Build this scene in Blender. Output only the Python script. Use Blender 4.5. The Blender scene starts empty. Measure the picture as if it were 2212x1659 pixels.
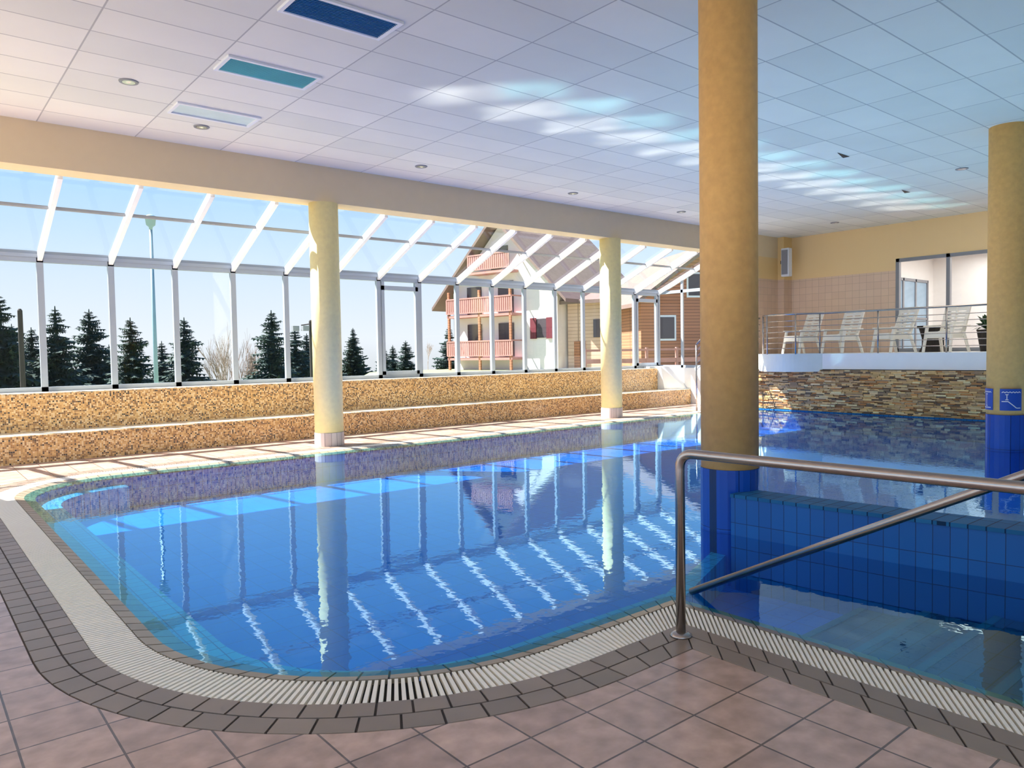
import bpy, math, random
from mathutils import Vector, Matrix
random.seed(7)
scene=bpy.context.scene
scene.view_settings.view_transform='Standard'
COL=scene.collection
pi=math.pi
# ---------------------------------------------------------------- materials
def newmat(name):
    m=bpy.data.materials.new(name); m.use_nodes=True
    nt=m.node_tree; nt.nodes.clear()
    out=nt.nodes.new('ShaderNodeOutputMaterial')
    return m,nt,out
def N(nt,typ,**kw):
    n=nt.nodes.new(typ)
    for k,v in kw.items(): setattr(n,k,v)
    return n
def c4(c): return (c[0],c[1],c[2],1)
def srgb(r,g,b):
    f=lambda v:(v/255/12.92) if v<=10 else ((v/255+0.055)/1.055)**2.4
    return (f(r),f(g),f(b))
def mul(c,k): return tuple(min(1,x*k) for x in c)
def pbr(name,col,rough=.5,metal=0,var=.12,scale=4,attr=None,bump=0,spec=.5,coat=0):
    m,nt,out=newmat(name)
    b=N(nt,'ShaderNodeBsdfPrincipled'); nt.links.new(b.outputs[0],out.inputs[0])
    b.inputs['Roughness'].default_value=rough; b.inputs['Metallic'].default_value=metal
    b.inputs['Specular IOR Level'].default_value=spec
    b.inputs['Coat Weight'].default_value=coat
    geo=N(nt,'ShaderNodeTexCoord')
    no=N(nt,'ShaderNodeTexNoise'); no.inputs['Scale'].default_value=scale; no.inputs['Detail'].default_value=4
    nt.links.new(geo.outputs['Object'],no.inputs['Vector'])
    mx=N(nt,'ShaderNodeMix',data_type='RGBA')
    mx.inputs[6].default_value=c4(mul(col,1-var)); mx.inputs[7].default_value=c4(mul(col,1+var))
    nt.links.new(no.outputs[0],mx.inputs[0])
    last=mx.outputs[2]
    if attr:
        a=N(nt,'ShaderNodeVertexColor'); a.layer_name='Col'
        m2=N(nt,'ShaderNodeMix',data_type='RGBA',blend_type='MULTIPLY'); m2.inputs[0].default_value=1
        nt.links.new(last,m2.inputs[6]); nt.links.new(a.outputs[0],m2.inputs[7]); last=m2.outputs[2]
    nt.links.new(last,b.inputs['Base Color'])
    if bump:
        bp=N(nt,'ShaderNodeBump'); bp.inputs['Strength'].default_value=bump; bp.inputs['Distance'].default_value=.01
        nt.links.new(no.outputs[0],bp.inputs['Height']); nt.links.new(bp.outputs[0],b.inputs['Normal'])
    return m
def axes_vec(nt,axes,off=(0,0)):
    g=N(nt,'ShaderNodeNewGeometry'); s=N(nt,'ShaderNodeSeparateXYZ'); nt.links.new(g.outputs['Position'],s.inputs[0])
    c=N(nt,'ShaderNodeCombineXYZ')
    for i,a in enumerate(axes):
        ad=N(nt,'ShaderNodeMath',operation='ADD'); ad.inputs[1].default_value=off[i]
        nt.links.new(s.outputs['xyz'.index(a)],ad.inputs[0]); nt.links.new(ad.outputs[0],c.inputs[i])
    return c.outputs[0],s,g
def tile(name,c1,c2,mortar,w,h,axes='xy',ms=.004,rough=.3,off=(0,0),bump=.3,noise=.0,nscale=8,spec=.5,stagger=0,ztop=None,coltop=None):
    m,nt,out=newmat(name)
    b=N(nt,'ShaderNodeBsdfPrincipled'); nt.links.new(b.outputs[0],out.inputs[0])
    b.inputs['Roughness'].default_value=rough; b.inputs['Specular IOR Level'].default_value=spec
    v,s,g=axes_vec(nt,axes,off)
    br=N(nt,'ShaderNodeTexBrick'); br.offset=stagger; br.squash=1
    nt.links.new(v,br.inputs['Vector'])
    br.inputs['Color1'].default_value=c4(c1); br.inputs['Color2'].default_value=c4(c2); br.inputs['Mortar'].default_value=c4(mortar)
    br.inputs['Scale'].default_value=1; br.inputs['Brick Width'].default_value=w; br.inputs['Row Height'].default_value=h
    br.inputs['Mortar Size'].default_value=ms; br.inputs['Mortar Smooth'].default_value=.1; br.inputs['Bias'].default_value=0
    last=br.outputs[0]
    if noise:
        no=N(nt,'ShaderNodeTexNoise'); no.inputs['Scale'].default_value=nscale; no.inputs['Detail'].default_value=6
        nt.links.new(g.outputs['Position'],no.inputs['Vector'])
        r=N(nt,'ShaderNodeMapRange'); r.inputs[1].default_value=.25; r.inputs[2].default_value=.75
        r.inputs[3].default_value=1-noise; r.inputs[4].default_value=1+noise
        nt.links.new(no.outputs[0],r.inputs[0])
        m2=N(nt,'ShaderNodeVectorMath',operation='SCALE')
        nt.links.new(last,m2.inputs[0]); nt.links.new(r.outputs[0],m2.inputs['Scale']); last=m2.outputs[0]
    if ztop is not None:
        gt=N(nt,'ShaderNodeMath',operation='GREATER_THAN'); gt.inputs[1].default_value=ztop
        nt.links.new(s.outputs[2],gt.inputs[0])
        mx=N(nt,'ShaderNodeMix',data_type='RGBA'); nt.links.new(gt.outputs[0],mx.inputs[0])
        nt.links.new(last,mx.inputs[6]); mx.inputs[7].default_value=c4(coltop); last=mx.outputs[2]
    nt.links.new(last,b.inputs['Base Color'])
    if bump:
        inv=N(nt,'ShaderNodeMath',operation='SUBTRACT'); inv.inputs[0].default_value=1
        nt.links.new(br.outputs[1],inv.inputs[1])
        bp=N(nt,'ShaderNodeBump'); bp.inputs['Strength'].default_value=bump; bp.inputs['Distance'].default_value=.004
        nt.links.new(inv.outputs[0],bp.inputs['Height']); nt.links.new(bp.outputs[0],b.inputs['Normal'])
    return m
def mosaic(name,axes,size,stops,grout,rough=.25,msz=.12):
    m,nt,out=newmat(name)
    b=N(nt,'ShaderNodeBsdfPrincipled'); nt.links.new(b.outputs[0],out.inputs[0]); b.inputs['Roughness'].default_value=rough
    v,s,g=axes_vec(nt,axes)
    sc=N(nt,'ShaderNodeVectorMath',operation='SCALE'); sc.inputs['Scale'].default_value=1/size; nt.links.new(v,sc.inputs[0])
    fl=N(nt,'ShaderNodeVectorMath',operation='FLOOR'); nt.links.new(sc.outputs[0],fl.inputs[0])
    wn=N(nt,'ShaderNodeTexWhiteNoise'); nt.links.new(fl.outputs[0],wn.inputs['Vector'])
    cr=N(nt,'ShaderNodeValToRGB'); cr.color_ramp.interpolation='CONSTANT'
    els=cr.color_ramp.elements
    els[0].position=0; els[0].color=c4(stops[0][1]); els[1].position=stops[1][0]; els[1].color=c4(stops[1][1])
    for p,c in stops[2:]:
        e=els.new(p); e.color=c4(c)
    nt.links.new(wn.outputs[0],cr.inputs[0])
    fr=N(nt,'ShaderNodeVectorMath',operation='FRACTION'); nt.links.new(sc.outputs[0],fr.inputs[0])
    sp=N(nt,'ShaderNodeSeparateXYZ'); nt.links.new(fr.outputs[0],sp.inputs[0])
    mn=N(nt,'ShaderNodeMath',operation='MINIMUM'); nt.links.new(sp.outputs[0],mn.inputs[0]); nt.links.new(sp.outputs[1],mn.inputs[1])
    lt=N(nt,'ShaderNodeMath',operation='LESS_THAN'); lt.inputs[1].default_value=msz; nt.links.new(mn.outputs[0],lt.inputs[0])
    mx=N(nt,'ShaderNodeMix',data_type='RGBA'); nt.links.new(lt.outputs[0],mx.inputs[0]); nt.links.new(cr.outputs[0],mx.inputs[6]); mx.inputs[7].default_value=c4(grout)
    nt.links.new(mx.outputs[2],b.inputs['Base Color'])
    return m
def schlick(nt,normal=None,r0=.02,r1=.98,pw=5):
    lw=N(nt,'ShaderNodeLayerWeight'); lw.inputs['Blend'].default_value=.5
    if normal: nt.links.new(normal,lw.inputs['Normal'])
    pn=N(nt,'ShaderNodeMath',operation='POWER'); pn.inputs[1].default_value=pw; nt.links.new(lw.outputs['Facing'],pn.inputs[0])
    ma=N(nt,'ShaderNodeMath',operation='MULTIPLY_ADD'); ma.inputs[1].default_value=r1; ma.inputs[2].default_value=r0; nt.links.new(pn.outputs[0],ma.inputs[0])
    return ma.outputs[0]
GT=.62
def glassmat(name,tint=(GT,GT*1.01,GT*1.03)):
    m,nt,out=newmat(name)
    t=N(nt,'ShaderNodeBsdfTransparent'); t.inputs[0].default_value=c4(tint)
    gl=N(nt,'ShaderNodeBsdfGlossy'); gl.inputs['Roughness'].default_value=.01
    f=schlick(nt,None,.03,.5)
    mx=N(nt,'ShaderNodeMixShader'); nt.links.new(f,mx.inputs[0]); nt.links.new(t.outputs[0],mx.inputs[1]); nt.links.new(gl.outputs[0],mx.inputs[2])
    nt.links.new(mx.outputs[0],out.inputs[0]); return m
def watermat():
    m,nt,out=newmat('pool_water')
    g=N(nt,'ShaderNodeNewGeometry')
    n1=N(nt,'ShaderNodeTexNoise'); n1.inputs['Scale'].default_value=1.4; n1.inputs['Detail'].default_value=1.5
    n2=N(nt,'ShaderNodeTexNoise'); n2.inputs['Scale'].default_value=10; n2.inputs['Detail'].default_value=2
    for n in (n1,n2): nt.links.new(g.outputs['Position'],n.inputs['Vector'])
    b1=N(nt,'ShaderNodeBump'); b1.inputs['Strength'].default_value=1; b1.inputs['Distance'].default_value=.0014
    b2=N(nt,'ShaderNodeBump'); b2.inputs['Strength'].default_value=1; b2.inputs['Distance'].default_value=.0006
    nt.links.new(n1.outputs[0],b1.inputs['Height']); nt.links.new(n2.outputs[0],b2.inputs['Height']); nt.links.new(b1.outputs[0],b2.inputs['Normal'])
    t=N(nt,'ShaderNodeBsdfTransparent'); t.inputs[0].default_value=(.38,.88,1,1)
    gl=N(nt,'ShaderNodeBsdfGlossy'); gl.inputs['Roughness'].default_value=.006; gl.inputs['Color'].default_value=(.56,.86,1,1)
    nt.links.new(b2.outputs[0],gl.inputs['Normal'])
    f=schlick(nt,b2.outputs[0],.03,1.05,4.2)
    cl_=N(nt,'ShaderNodeClamp'); nt.links.new(f,cl_.inputs[0])
    mx=N(nt,'ShaderNodeMixShader'); nt.links.new(cl_.outputs[0],mx.inputs[0]); nt.links.new(t.outputs[0],mx.inputs[1]); nt.links.new(gl.outputs[0],mx.inputs[2])
    nt.links.new(mx.outputs[0],out.inputs[0]); return m

M={}
M['floor']=tile('terracotta_floor_tile',srgb(196,164,148),srgb(176,146,132),srgb(98,82,76),.33,.33,'xy',.005,.27,noise=.26,nscale=9)
M['coping']=pbr('beige_brown_coping_tile',srgb(158,142,120),.35,var=.1,attr=1)
M['outer']=pbr('grey_brown_border_tile',srgb(146,128,114),.38,var=.15,attr=1)
M['grate']=pbr('cream_plastic_grating',srgb(252,242,226),.45,var=.04)
M['grout']=pbr('dark_grout',srgb(64,54,50),.8)
M['channel']=pbr('dark_channel',srgb(40,36,34),.9)
M['poolfloor']=tile('blue_pool_floor_tile',srgb(8,118,228),srgb(7,110,222),srgb(6,82,186),.25,.25,'xy',.004,.4,bump=0)
M['poolwallx']=tile('blue_pool_wall_tile',srgb(18,110,200),srgb(14,98,190),srgb(8,64,130),.12,.24,'xz',.004,.3)
M['poolwally']=tile('blue_pool_wall_tile_side',srgb(16,96,172),srgb(12,84,160),srgb(8,50,100),.11,.22,'yz',.003,.3,off=(0,.13))
M['ledge']=tile('light_blue_ledge_tile',srgb(90,185,225),srgb(70,165,215),srgb(30,90,150),.12,.12,'xy',.004,.35,bump=0)
M['stepnose']=pbr('pale_teal_step_nosing',srgb(30,100,135),.5)
M['stepblue']=tile('blue_step_tile',srgb(10,72,118),srgb(8,62,104),srgb(4,34,62),.24,.12,'xy',.004,.35,bump=0)
M['wallcap']=tile('blue_cap_tile',srgb(40,110,160),srgb(32,98,148),srgb(16,50,84),.25,.11,'xy',.005,.6,spec=.15)
M['ceil']=tile('white_ceiling_panel',srgb(236,238,230),srgb(222,226,219),srgb(180,184,182),1.25,.62,'xy',.009,.75,off=(-.4,.1),bump=.4,noise=.03,nscale=1.2)
M['beam']=pbr('beige_beam_paint',srgb(230,210,170),.7,var=.04)
M['column']=pbr('ochre_sponged_plaster',srgb(248,188,112),.65,var=.2,scale=14,bump=.15)
M['columnsun']=pbr('sunlit_sponged_plaster',srgb(246,230,168),.65,var=.12,scale=14,bump=.15)  # same plaster as the pool columns, paled to carry the sunlight on it
M['colblue']=tile('blue_column_tile',srgb(10,80,185),srgb(8,66,165),srgb(6,38,90),.1,.53,'xz',.003,.25,bump=.1)
M['colbase']=tile('pale_column_base_tile',srgb(215,200,195),srgb(200,182,178),srgb(140,128,124),.1,.24,'xz',.004,.4)
M['white']=pbr('white_painted_aluminium',srgb(232,238,246),.4,var=.03)
M['mull']=pbr('shaded_white_mullion',srgb(156,168,182),.4,var=.03)  # white frames; their shade against the sky is put into this grey
M['whitepl']=pbr('white_plaster',srgb(240,241,240),.7,var=.04)
M['grey']=pbr('grey_metal_frame',srgb(138,142,150),.4,var=.05)
M['steel']=pbr('brushed_stainless_steel',(.44,.39,.36),.25,metal=1,var=.08,scale=30)
M['mosx']=mosaic('amber_mosaic_riser','xz',.026,[(0,srgb(230,188,122)),(.25,srgb(206,158,94)),(.48,srgb(242,214,162)),(.66,srgb(174,128,76)),(.8,srgb(124,92,60)),(.93,srgb(66,58,50))],srgb(205,182,150))
M['mosz']=mosaic('amber_mosaic_seat','xy',.026,[(0,srgb(244,232,206)),(.3,srgb(236,216,180)),(.6,srgb(248,240,220)),(.85,srgb(210,180,134))],srgb(232,222,202))
M['stone']=pbr('stacked_ledge_stone',srgb(240,226,204),.8,var=.2,scale=20,attr=1,bump=.5)
M['mortar']=pbr('dark_stone_joint',srgb(70,58,48),.9)
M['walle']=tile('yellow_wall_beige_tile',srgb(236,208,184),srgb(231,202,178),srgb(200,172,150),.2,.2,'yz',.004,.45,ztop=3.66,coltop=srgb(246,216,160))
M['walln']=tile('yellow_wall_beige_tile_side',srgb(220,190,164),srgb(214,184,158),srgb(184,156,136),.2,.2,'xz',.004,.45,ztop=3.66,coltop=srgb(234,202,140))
M['glass']=glassmat('clear_glass')
M['glassin']=glassmat('interior_clear_glass',(.95,.96,.97))
M['water']=watermat()
M['lamp_in']=pbr('downlight_reflector',srgb(210,212,215),.3,metal=1)
M['black']=pbr('black_plastic',srgb(24,24,26),.5)
M['ventdark']=pbr('blue_vent_louvre',srgb(50,140,200),.4)
M['venttq']=pbr('turquoise_diffuser',srgb(140,220,230),.3)
M['ventwhite']=pbr('pale_diffuser',srgb(205,228,232),.3)
M['plastic']=pbr('white_resin',srgb(250,244,232),.4,var=.03)
M['grass']=pbr('lawn_grass',srgb(134,142,104),.9,var=.35,scale=2)
M['spruce']=pbr('spruce_needles',srgb(42,66,60),.8,var=.5,scale=3)
M['bark']=pbr('tree_bark',srgb(70,55,45),.9,var=.3)
M['twig']=pbr('bare_twig_bark',srgb(168,150,138),.9,var=.2)
M['signblue']=pbr('sign_blue',srgb(20,80,185),.35,var=.03)
M['signwhite']=pbr('sign_white',srgb(240,240,245),.4,var=.02)
M['chwall']=pbr('white_render',srgb(236,228,230),.8,var=.03)
M['chwood']=tile('timber_cladding',srgb(186,126,94),srgb(170,114,84),srgb(104,68,52),6,.16,'xz',.012,.7,bump=.5)
M['chbeige']=tile('light_timber_cladding',srgb(216,184,164),srgb(208,174,154),srgb(160,132,114),6,.2,'xz',.012,.7,bump=.5)
M['roof']=pbr('brown_roof_shingle',srgb(122,102,96),.8,var=.25)
M['balc']=pbr('red_brown_balcony_board',srgb(184,132,124),.7,var=.15)
M['shut']=pbr('dark_red_shutter',srgb(106,34,48),.6)
M['dglass']=pbr('dark_window_glass',srgb(80,72,78),.1,var=.1)
M['pole']=pbr('galvanised_pole',srgb(130,160,175),.5)
M['wood']=pbr('weathered_wood_pole',srgb(60,56,54),.9)
M['leaf']=pbr('dark_green_leaf',srgb(30,70,35),.5,var=.3)
M['dark']=pbr('dark_rattan',srgb(40,34,32),.7,var=.3,scale=40)
# ---------------------------------------------------------------- mesh helpers
class MB:
    def __init__(s,xf=None): s.v=[]; s.f=[]; s.c=[]; s.xf=xf
    def add(s,vs,fs,col=None):
        b=len(s.v)
        for p in vs: s.v.append(s.xf(p) if s.xf else tuple(p))
        for f in fs: s.f.append([b+i for i in f]); s.c.append(col or (1,1,1))
    def hexa(s,p,col=None):
        s.add(p,[(3,2,1,0),(4,5,6,7),(0,1,5,4),(1,2,6,5),(2,3,7,6),(3,0,4,7)],col)
    def box(s,x0,x1,y0,y1,z0,z1,col=None):
        s.hexa([(x0,y0,z0),(x1,y0,z0),(x1,y1,z0),(x0,y1,z0),(x0,y0,z1),(x1,y0,z1),(x1,y1,z1),(x0,y1,z1)],col)
    def tube(s,pts,r,seg=10,cap=True,r2=None):
        pts=[Vector(p) for p in pts]; n=len(pts)
        rings=[]; up=None
        for i,p in enumerate(pts):
            t=(pts[min(i+1,n-1)]-pts[max(i-1,0)]).normalized()
            if up is None:
                a=Vector((0,0,1)) if abs(t.z)<.9 else Vector((1,0,0))
                up=(a-t*a.dot(t)).normalized()
            else: up=(up-t*up.dot(t)).normalized()
            sd=t.cross(up)
            rr=r if r2 is None else r+(r2-r)*i/(n-1)
            rings.append([p+(up*math.cos(2*pi*k/seg)+sd*math.sin(2*pi*k/seg))*rr for k in range(seg)])
        vs=[tuple(q) for R in rings for q in R]; fs=[]
        for i in range(n-1):
            for k in range(seg):
                k2=(k+1)%seg; fs.append((i*seg+k,(i+1)*seg+k,(i+1)*seg+k2,i*seg+k2))
        if cap: fs.append(tuple(range(seg))); fs.append(tuple((n-1)*seg+k for k in reversed(range(seg))))
        s.add(vs,fs)
    def lathe(s,prof,cx,cy,seg=48):
        vs=[];fs=[];n=len(prof)
        for r,z in prof:
            for k in range(seg): vs.append((cx+r*math.cos(2*pi*k/seg),cy+r*math.sin(2*pi*k/seg),z))
        for i in range(n-1):
            for k in range(seg):
                k2=(k+1)%seg; fs.append((i*seg+k,i*seg+k2,(i+1)*seg+k2,(i+1)*seg+k))
        fs.append(tuple(reversed(range(seg)))); fs.append(tuple((n-1)*seg+k for k in range(seg)))
        s.add(vs,fs)
    def obj(s,name,mat,parent=None,smooth=False,bevel=0,origin=None):
        o0=Vector(origin) if origin else Vector((0,0,0))
        me=bpy.data.meshes.new(name)
        me.from_pydata([tuple(Vector(v)-o0) for v in s.v],[],s.f); me.update()
        if any(c!=(1,1,1) for c in s.c):
            ca=me.color_attributes.new('Col','FLOAT_COLOR','CORNER')
            for p,c in zip(me.polygons,s.c):
                for li in p.loop_indices: ca.data[li].color=(c[0],c[1],c[2],1)
        if mat: me.materials.append(mat)
        if smooth:
            for p in me.polygons: p.use_smooth=(len(p.vertices)<=4)
        o=bpy.data.objects.new(name,me); COL.objects.link(o); o.location=o0
        if parent:
            o.parent=parent; o.matrix_parent_inverse=parent.matrix_basis.inverted()
        if bevel:
            b=o.modifiers.new('bev','BEVEL'); b.width=bevel; b.segments=2; b.limit_method='ANGLE'
        return o
def empty(name,loc=(0,0,0)):
    o=bpy.data.objects.new(name,None); o.location=loc; o.empty_display_size=.2; COL.objects.link(o); return o
def top(o,label,cat,group=None):
    o['label']=label; o['category']=cat
    if group: o['group']=group
    return o
def struct(o,label,cat):
    o['label']=label; o['category']=cat; o['kind']='structure'; return o
def boxobj(name,b,mat,parent=None,bevel=0):
    m=MB(); m.box(*b); return m.obj(name,mat,parent,bevel=bevel,origin=((b[0]+b[1])/2,(b[2]+b[3])/2,b[4]))
def clone(root,loc,rotz=0,scale=1,group=None,label=None):
    kids={}
    for o in bpy.data.objects:
        if o.parent: kids.setdefault(o.parent.name,[]).append(o)
    def cp(o,par):
        n=o.copy(); COL.objects.link(n)
        if par: n.parent=par
        for ch in list(kids.get(o.name,[])): cp(ch,n)
        return n
    n=cp(root,None)
    n.location=loc; n.rotation_euler=(0,0,rotz); n.scale=(scale,)*3 if not isinstance(scale,tuple) else scale
    if group: n['group']=group
    if label: n['label']=label
    return n
# ---------------------------------------------------------------- camera
H=1.6
f0=Vector((math.cos(math.radians(50.43)),math.sin(math.radians(50.43)),0)); r0=Vector((f0.y,-f0.x,0))
p=math.atan(67/1612); th=.0167
fw=f0*math.cos(p)-Vector((0,0,1))*math.sin(p); u0=Vector((0,0,1))*math.cos(p)+f0*math.sin(p)
cr=r0*math.cos(th)-u0*math.sin(th); cu=u0*math.cos(th)+r0*math.sin(th)
cd=bpy.data.cameras.new('camera'); cam=bpy.data.objects.new('camera',cd); COL.objects.link(cam)
mw=Matrix.Identity(4)
for i in range(3): mw[i][0]=cr[i]; mw[i][1]=cu[i]; mw[i][2]=-fw[i]
mw[2][3]=H
cam.matrix_world=mw; cd.sensor_width=36; cd.sensor_fit='HORIZONTAL'; cd.lens=36*1612/2212; cd.clip_end=500
scene.camera=cam
def W(fwd,right,z=0): return Vector((f0.x*fwd+r0.x*right,f0.y*fwd+r0.y*right,z))
# ---------------------------------------------------------------- pool ring
SEG=[('l',15.2),('a',1.2),('l',5.65),('a',1.5),('l',1.23),('l',5.65)]
def rp(seg,u,d):
    if seg==0: return (17.9-(17.9-2.42)*u,11.5+d)
    if seg==1:
        a=pi/2+pi/2*u; return (2.42+(1.2+d)*math.cos(a),10.3+(1.2+d)*math.sin(a))
    if seg==2: return (1.22-d,10.3-5.65*u)
    if seg==3:
        a=pi+pi/2*u; return (2.72+(1.5+d)*math.cos(a),4.65+(1.5+d)*math.sin(a))
    if seg==4: return (2.72+(3.95-d-2.72)*u,3.15-d)
    return (3.95-d,3.15-d-(3.15-d+2.5)*u)
def seglen(seg,d):
    L=0
    a=rp(seg,0,d)
    for i in range(1,17):
        b=rp(seg,i/16,d); L+=math.hypot(b[0]-a[0],b[1]-a[1]); a=b
    return L
def ringtiles(mb,d0,d1,pitch,gap,z0,z1,segs=range(6),shade=.12,zin=None):
    if zin is None: zin=z1
    for sg in segs:
        L=seglen(sg,(d0+d1)/2); n=max(1,round(L/pitch)); g=gap/L/2
        for i in range(n):
            ua=i/n+g; ub=(i+1)/n-g
            p=[rp(sg,ua,d0),rp(sg,ub,d0),rp(sg,ub,d1),rp(sg,ua,d1)]; zz=[zin,zin,z1,z1]
            k=1-random.random()*shade*2
            mb.hexa([(x,y,z0) for x,y in p]+[(q[0],q[1],z) for q,z in zip(p,zz)],(k,k*.99,k*.98))
def band(mb,d0,d1,z,segs=range(6),zin=None):
    if zin is None: zin=z
    for sg in segs:
        n=24 if SEG[sg][0]=='a' else 1
        for i in range(n):
            p=[rp(sg,i/n,d0),rp(sg,(i+1)/n,d0),rp(sg,(i+1)/n,d1),rp(sg,i/n,d1)]
            mb.add([(p[0][0],p[0][1],zin),(p[1][0],p[1][1],zin),(p[2][0],p[2][1],z),(p[3][0],p[3][1],z)],[(0,1,2,3)])
pool=empty('swimming_pool',(9,5,-.5)); top(pool,'blue-tiled indoor swimming pool with rounded corners and overflow edge','swimming pool')
ZW=-.02; ZB=-.5; ZI=-.045
mb=MB(); ringtiles(mb,0.0,.2,.15,.012,-.06,.0,zin=ZI); mb.obj('coping',M['coping'],pool)
mb=MB(); ringtiles(mb,.205,.445,.034,.015,-.03,-.002,shade=0); mb.obj('overflow_grating',M['grate'],pool)
mb=MB(); ringtiles(mb,.45,.575,.17,.012,-.02,.0); ringtiles(mb,.585,.71,.19,.012,-.02,.0); mb.obj('border_tiles',M['outer'],pool)
mb2=MB(); band(mb2,0,.2,-.006,zin=ZI-.006); band(mb2,.445,.72,-.006); mb2.obj('grout_bed',M['grout'],pool)
mb2=MB(); band(mb2,.2,.445,-.028); mb2.obj('overflow_channel',M['channel'],pool)
def outl(d):
    o=[]
    for sg in range(6):
        n=24 if SEG[sg][0]=='a' else 1
        for i in range(n): o.append(rp(sg,i/n,d))
    o.append(rp(5,1,d)); o.append((17.9,-2.5)); return o
outline=outl(0); wl=outl(.17)
mb=MB(); mb.add([(x,y,ZW) for x,y in wl],[tuple(range(len(wl)))]); w=mb.obj('water_surface',M['water'],pool)
mb=MB(); mb.add([(x,y,ZB) for x,y in outline],[tuple(range(len(outline)))]); mb.obj('pool_bottom',M['poolfloor'],pool)
mb=MB(); n=len(outline)
for i in range(n):
    a=outline[i]; b=outline[(i+1)%n]
    mb.add([(a[0],a[1],ZI),(b[0],b[1],ZI),(b[0],b[1],ZB),(a[0],a[1],ZB)],[(0,1,2,3)])
mb.obj('basin_wall',M['poolwallx'],pool)
mb=MB()
for sg in (1,2,3,4):
    nn=24 if SEG[sg][0]=='a' else 1
    for i in range(nn):
        q=[rp(sg,i/nn,-.26),rp(sg,(i+1)/nn,-.26),rp(sg,(i+1)/nn,0),rp(sg,i/nn,0)]
        mb.hexa([(x,y,ZB) for x,y in q]+[(x,y,-.15) for x,y in q])
mb.obj('underwater_ledge',M['ledge'],pool)
# steps basin
mb=MB(); mn=MB()
zs=[-.10,-.18,-.26,-.34,-.42]; ys=[-2.5,.9,1.35,1.8,2.25,2.7]
for i,z in enumerate(zs):
    mb.box(3.96,5.75+.0,ys[i],ys[i+1],ZB,z)
    mn.box(3.96,5.75,ys[i+1]-.05,ys[i+1]+.004,z-.03,z+.004)
mb.obj('entry_steps',M['stepblue'],pool); mn.obj('step_nosing',M['stepnose'],pool)
mb=MB(); mb.hexa([(3.9,3.2,ZB),(5.6,3.85,ZB),(5.6,4.0,ZB),(3.9,3.35,ZB),(3.9,3.2,-.22),(5.6,3.85,-.22),(5.6,4.0,-.22),(3.9,3.35,-.22)])
mb.obj('submerged_curb',M['ledge'],pool)
# divider wall
cl=[(5.58,3.78),(5.63,3.2),(5.72,2.4),(5.85,1.6),(6.0,.6),(6.2,-.6),(6.45,-2.5)]
cp=[]
for i in range(len(cl)-1):
    for k in range(4):
        t=k/4; cp.append((cl[i][0]*(1-t)+cl[i+1][0]*t,cl[i][1]*(1-t)+cl[i+1][1]*t))
cp.append(cl[-1])
def wallstrip(mb,off0,off1,z0,z1):
    for i in range(len(cp)-1):
        a,b=cp[i],cp[i+1]
        mb.hexa([(a[0]+off0,a[1],z0),(a[0]+off1,a[1],z0),(b[0]+off1,b[1],z0),(b[0]+off0,b[1],z0),(a[0]+off0,a[1],z1),(a[0]+off1,a[1],z1),(b[0]+off1,b[1],z1),(b[0]+off0,b[1],z1)])
mb=MB(); wallstrip(mb,0,.3,ZB,.31); dwo=mb.obj('divider_wall',M['poolwally'],pool)
mb=MB(); wallstrip(mb,-.012,.312,.31,.34); mb.obj('divider_cap',M['wallcap'],dwo)
# ---------------------------------------------------------------- floor
mb=MB()
def poly(mb,pts,z=0): mb.add([(x,y,z) for x,y in pts],[tuple(range(len(pts)))])
poly(mb,[(-6,12.22),(18.3,12.22),(18.3,13.75),(-6,13.75)])
poly(mb,[(-6,-3),(.5,-3),(.5,12.22),(-6,12.22)])
poly(mb,[(.5,-3),(3.23,-3),(3.23,2.43),(.5,2.43)])
arc=[rp(1,i/24,.72) for i in range(25)]; poly(mb,arc+[(.5,12.22)])
arc=[rp(3,i/24,.72) for i in range(25)]; poly(mb,arc+[(.5,2.43)])
fl=mb.obj('floor',M['floor']); struct(fl,'mottled terracotta-pink square floor tiles around the pool','floor')
# ---------------------------------------------------------------- ceiling, beams, walls
ZC=4.92
struct(boxobj('ceiling',(-6,21.2,-3,12.3,ZC,ZC+.15),M['ceil']),'white suspended ceiling of rectangular panels','ceiling')
struct(boxobj('trim_1',(-6,21,12.25,12.7,4.3,ZC+.4),M['beam']),'long beige painted ceiling beam along the glass roof','beam')
mb=MB()
mb.box(21,21.25,9.0,12.5,0,ZC); mb.box(21,21.25,-3,9,3.97,ZC); mb.box(21,21.25,-3,4.2,0,3.97); mb.box(21,21.25,4.2,9,0,1.45)
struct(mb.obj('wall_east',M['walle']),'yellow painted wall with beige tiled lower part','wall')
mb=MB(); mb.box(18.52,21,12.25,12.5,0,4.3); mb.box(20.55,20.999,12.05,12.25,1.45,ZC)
struct(mb.obj('wall_north',M['walln']),'short yellow and beige tiled wall beside the glazing','wall')
struct(boxobj('wall_south',(1,21.2,-3.2,-3,-.5,ZC),M['whitepl']),'white plaster wall behind the pool','wall')
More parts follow.
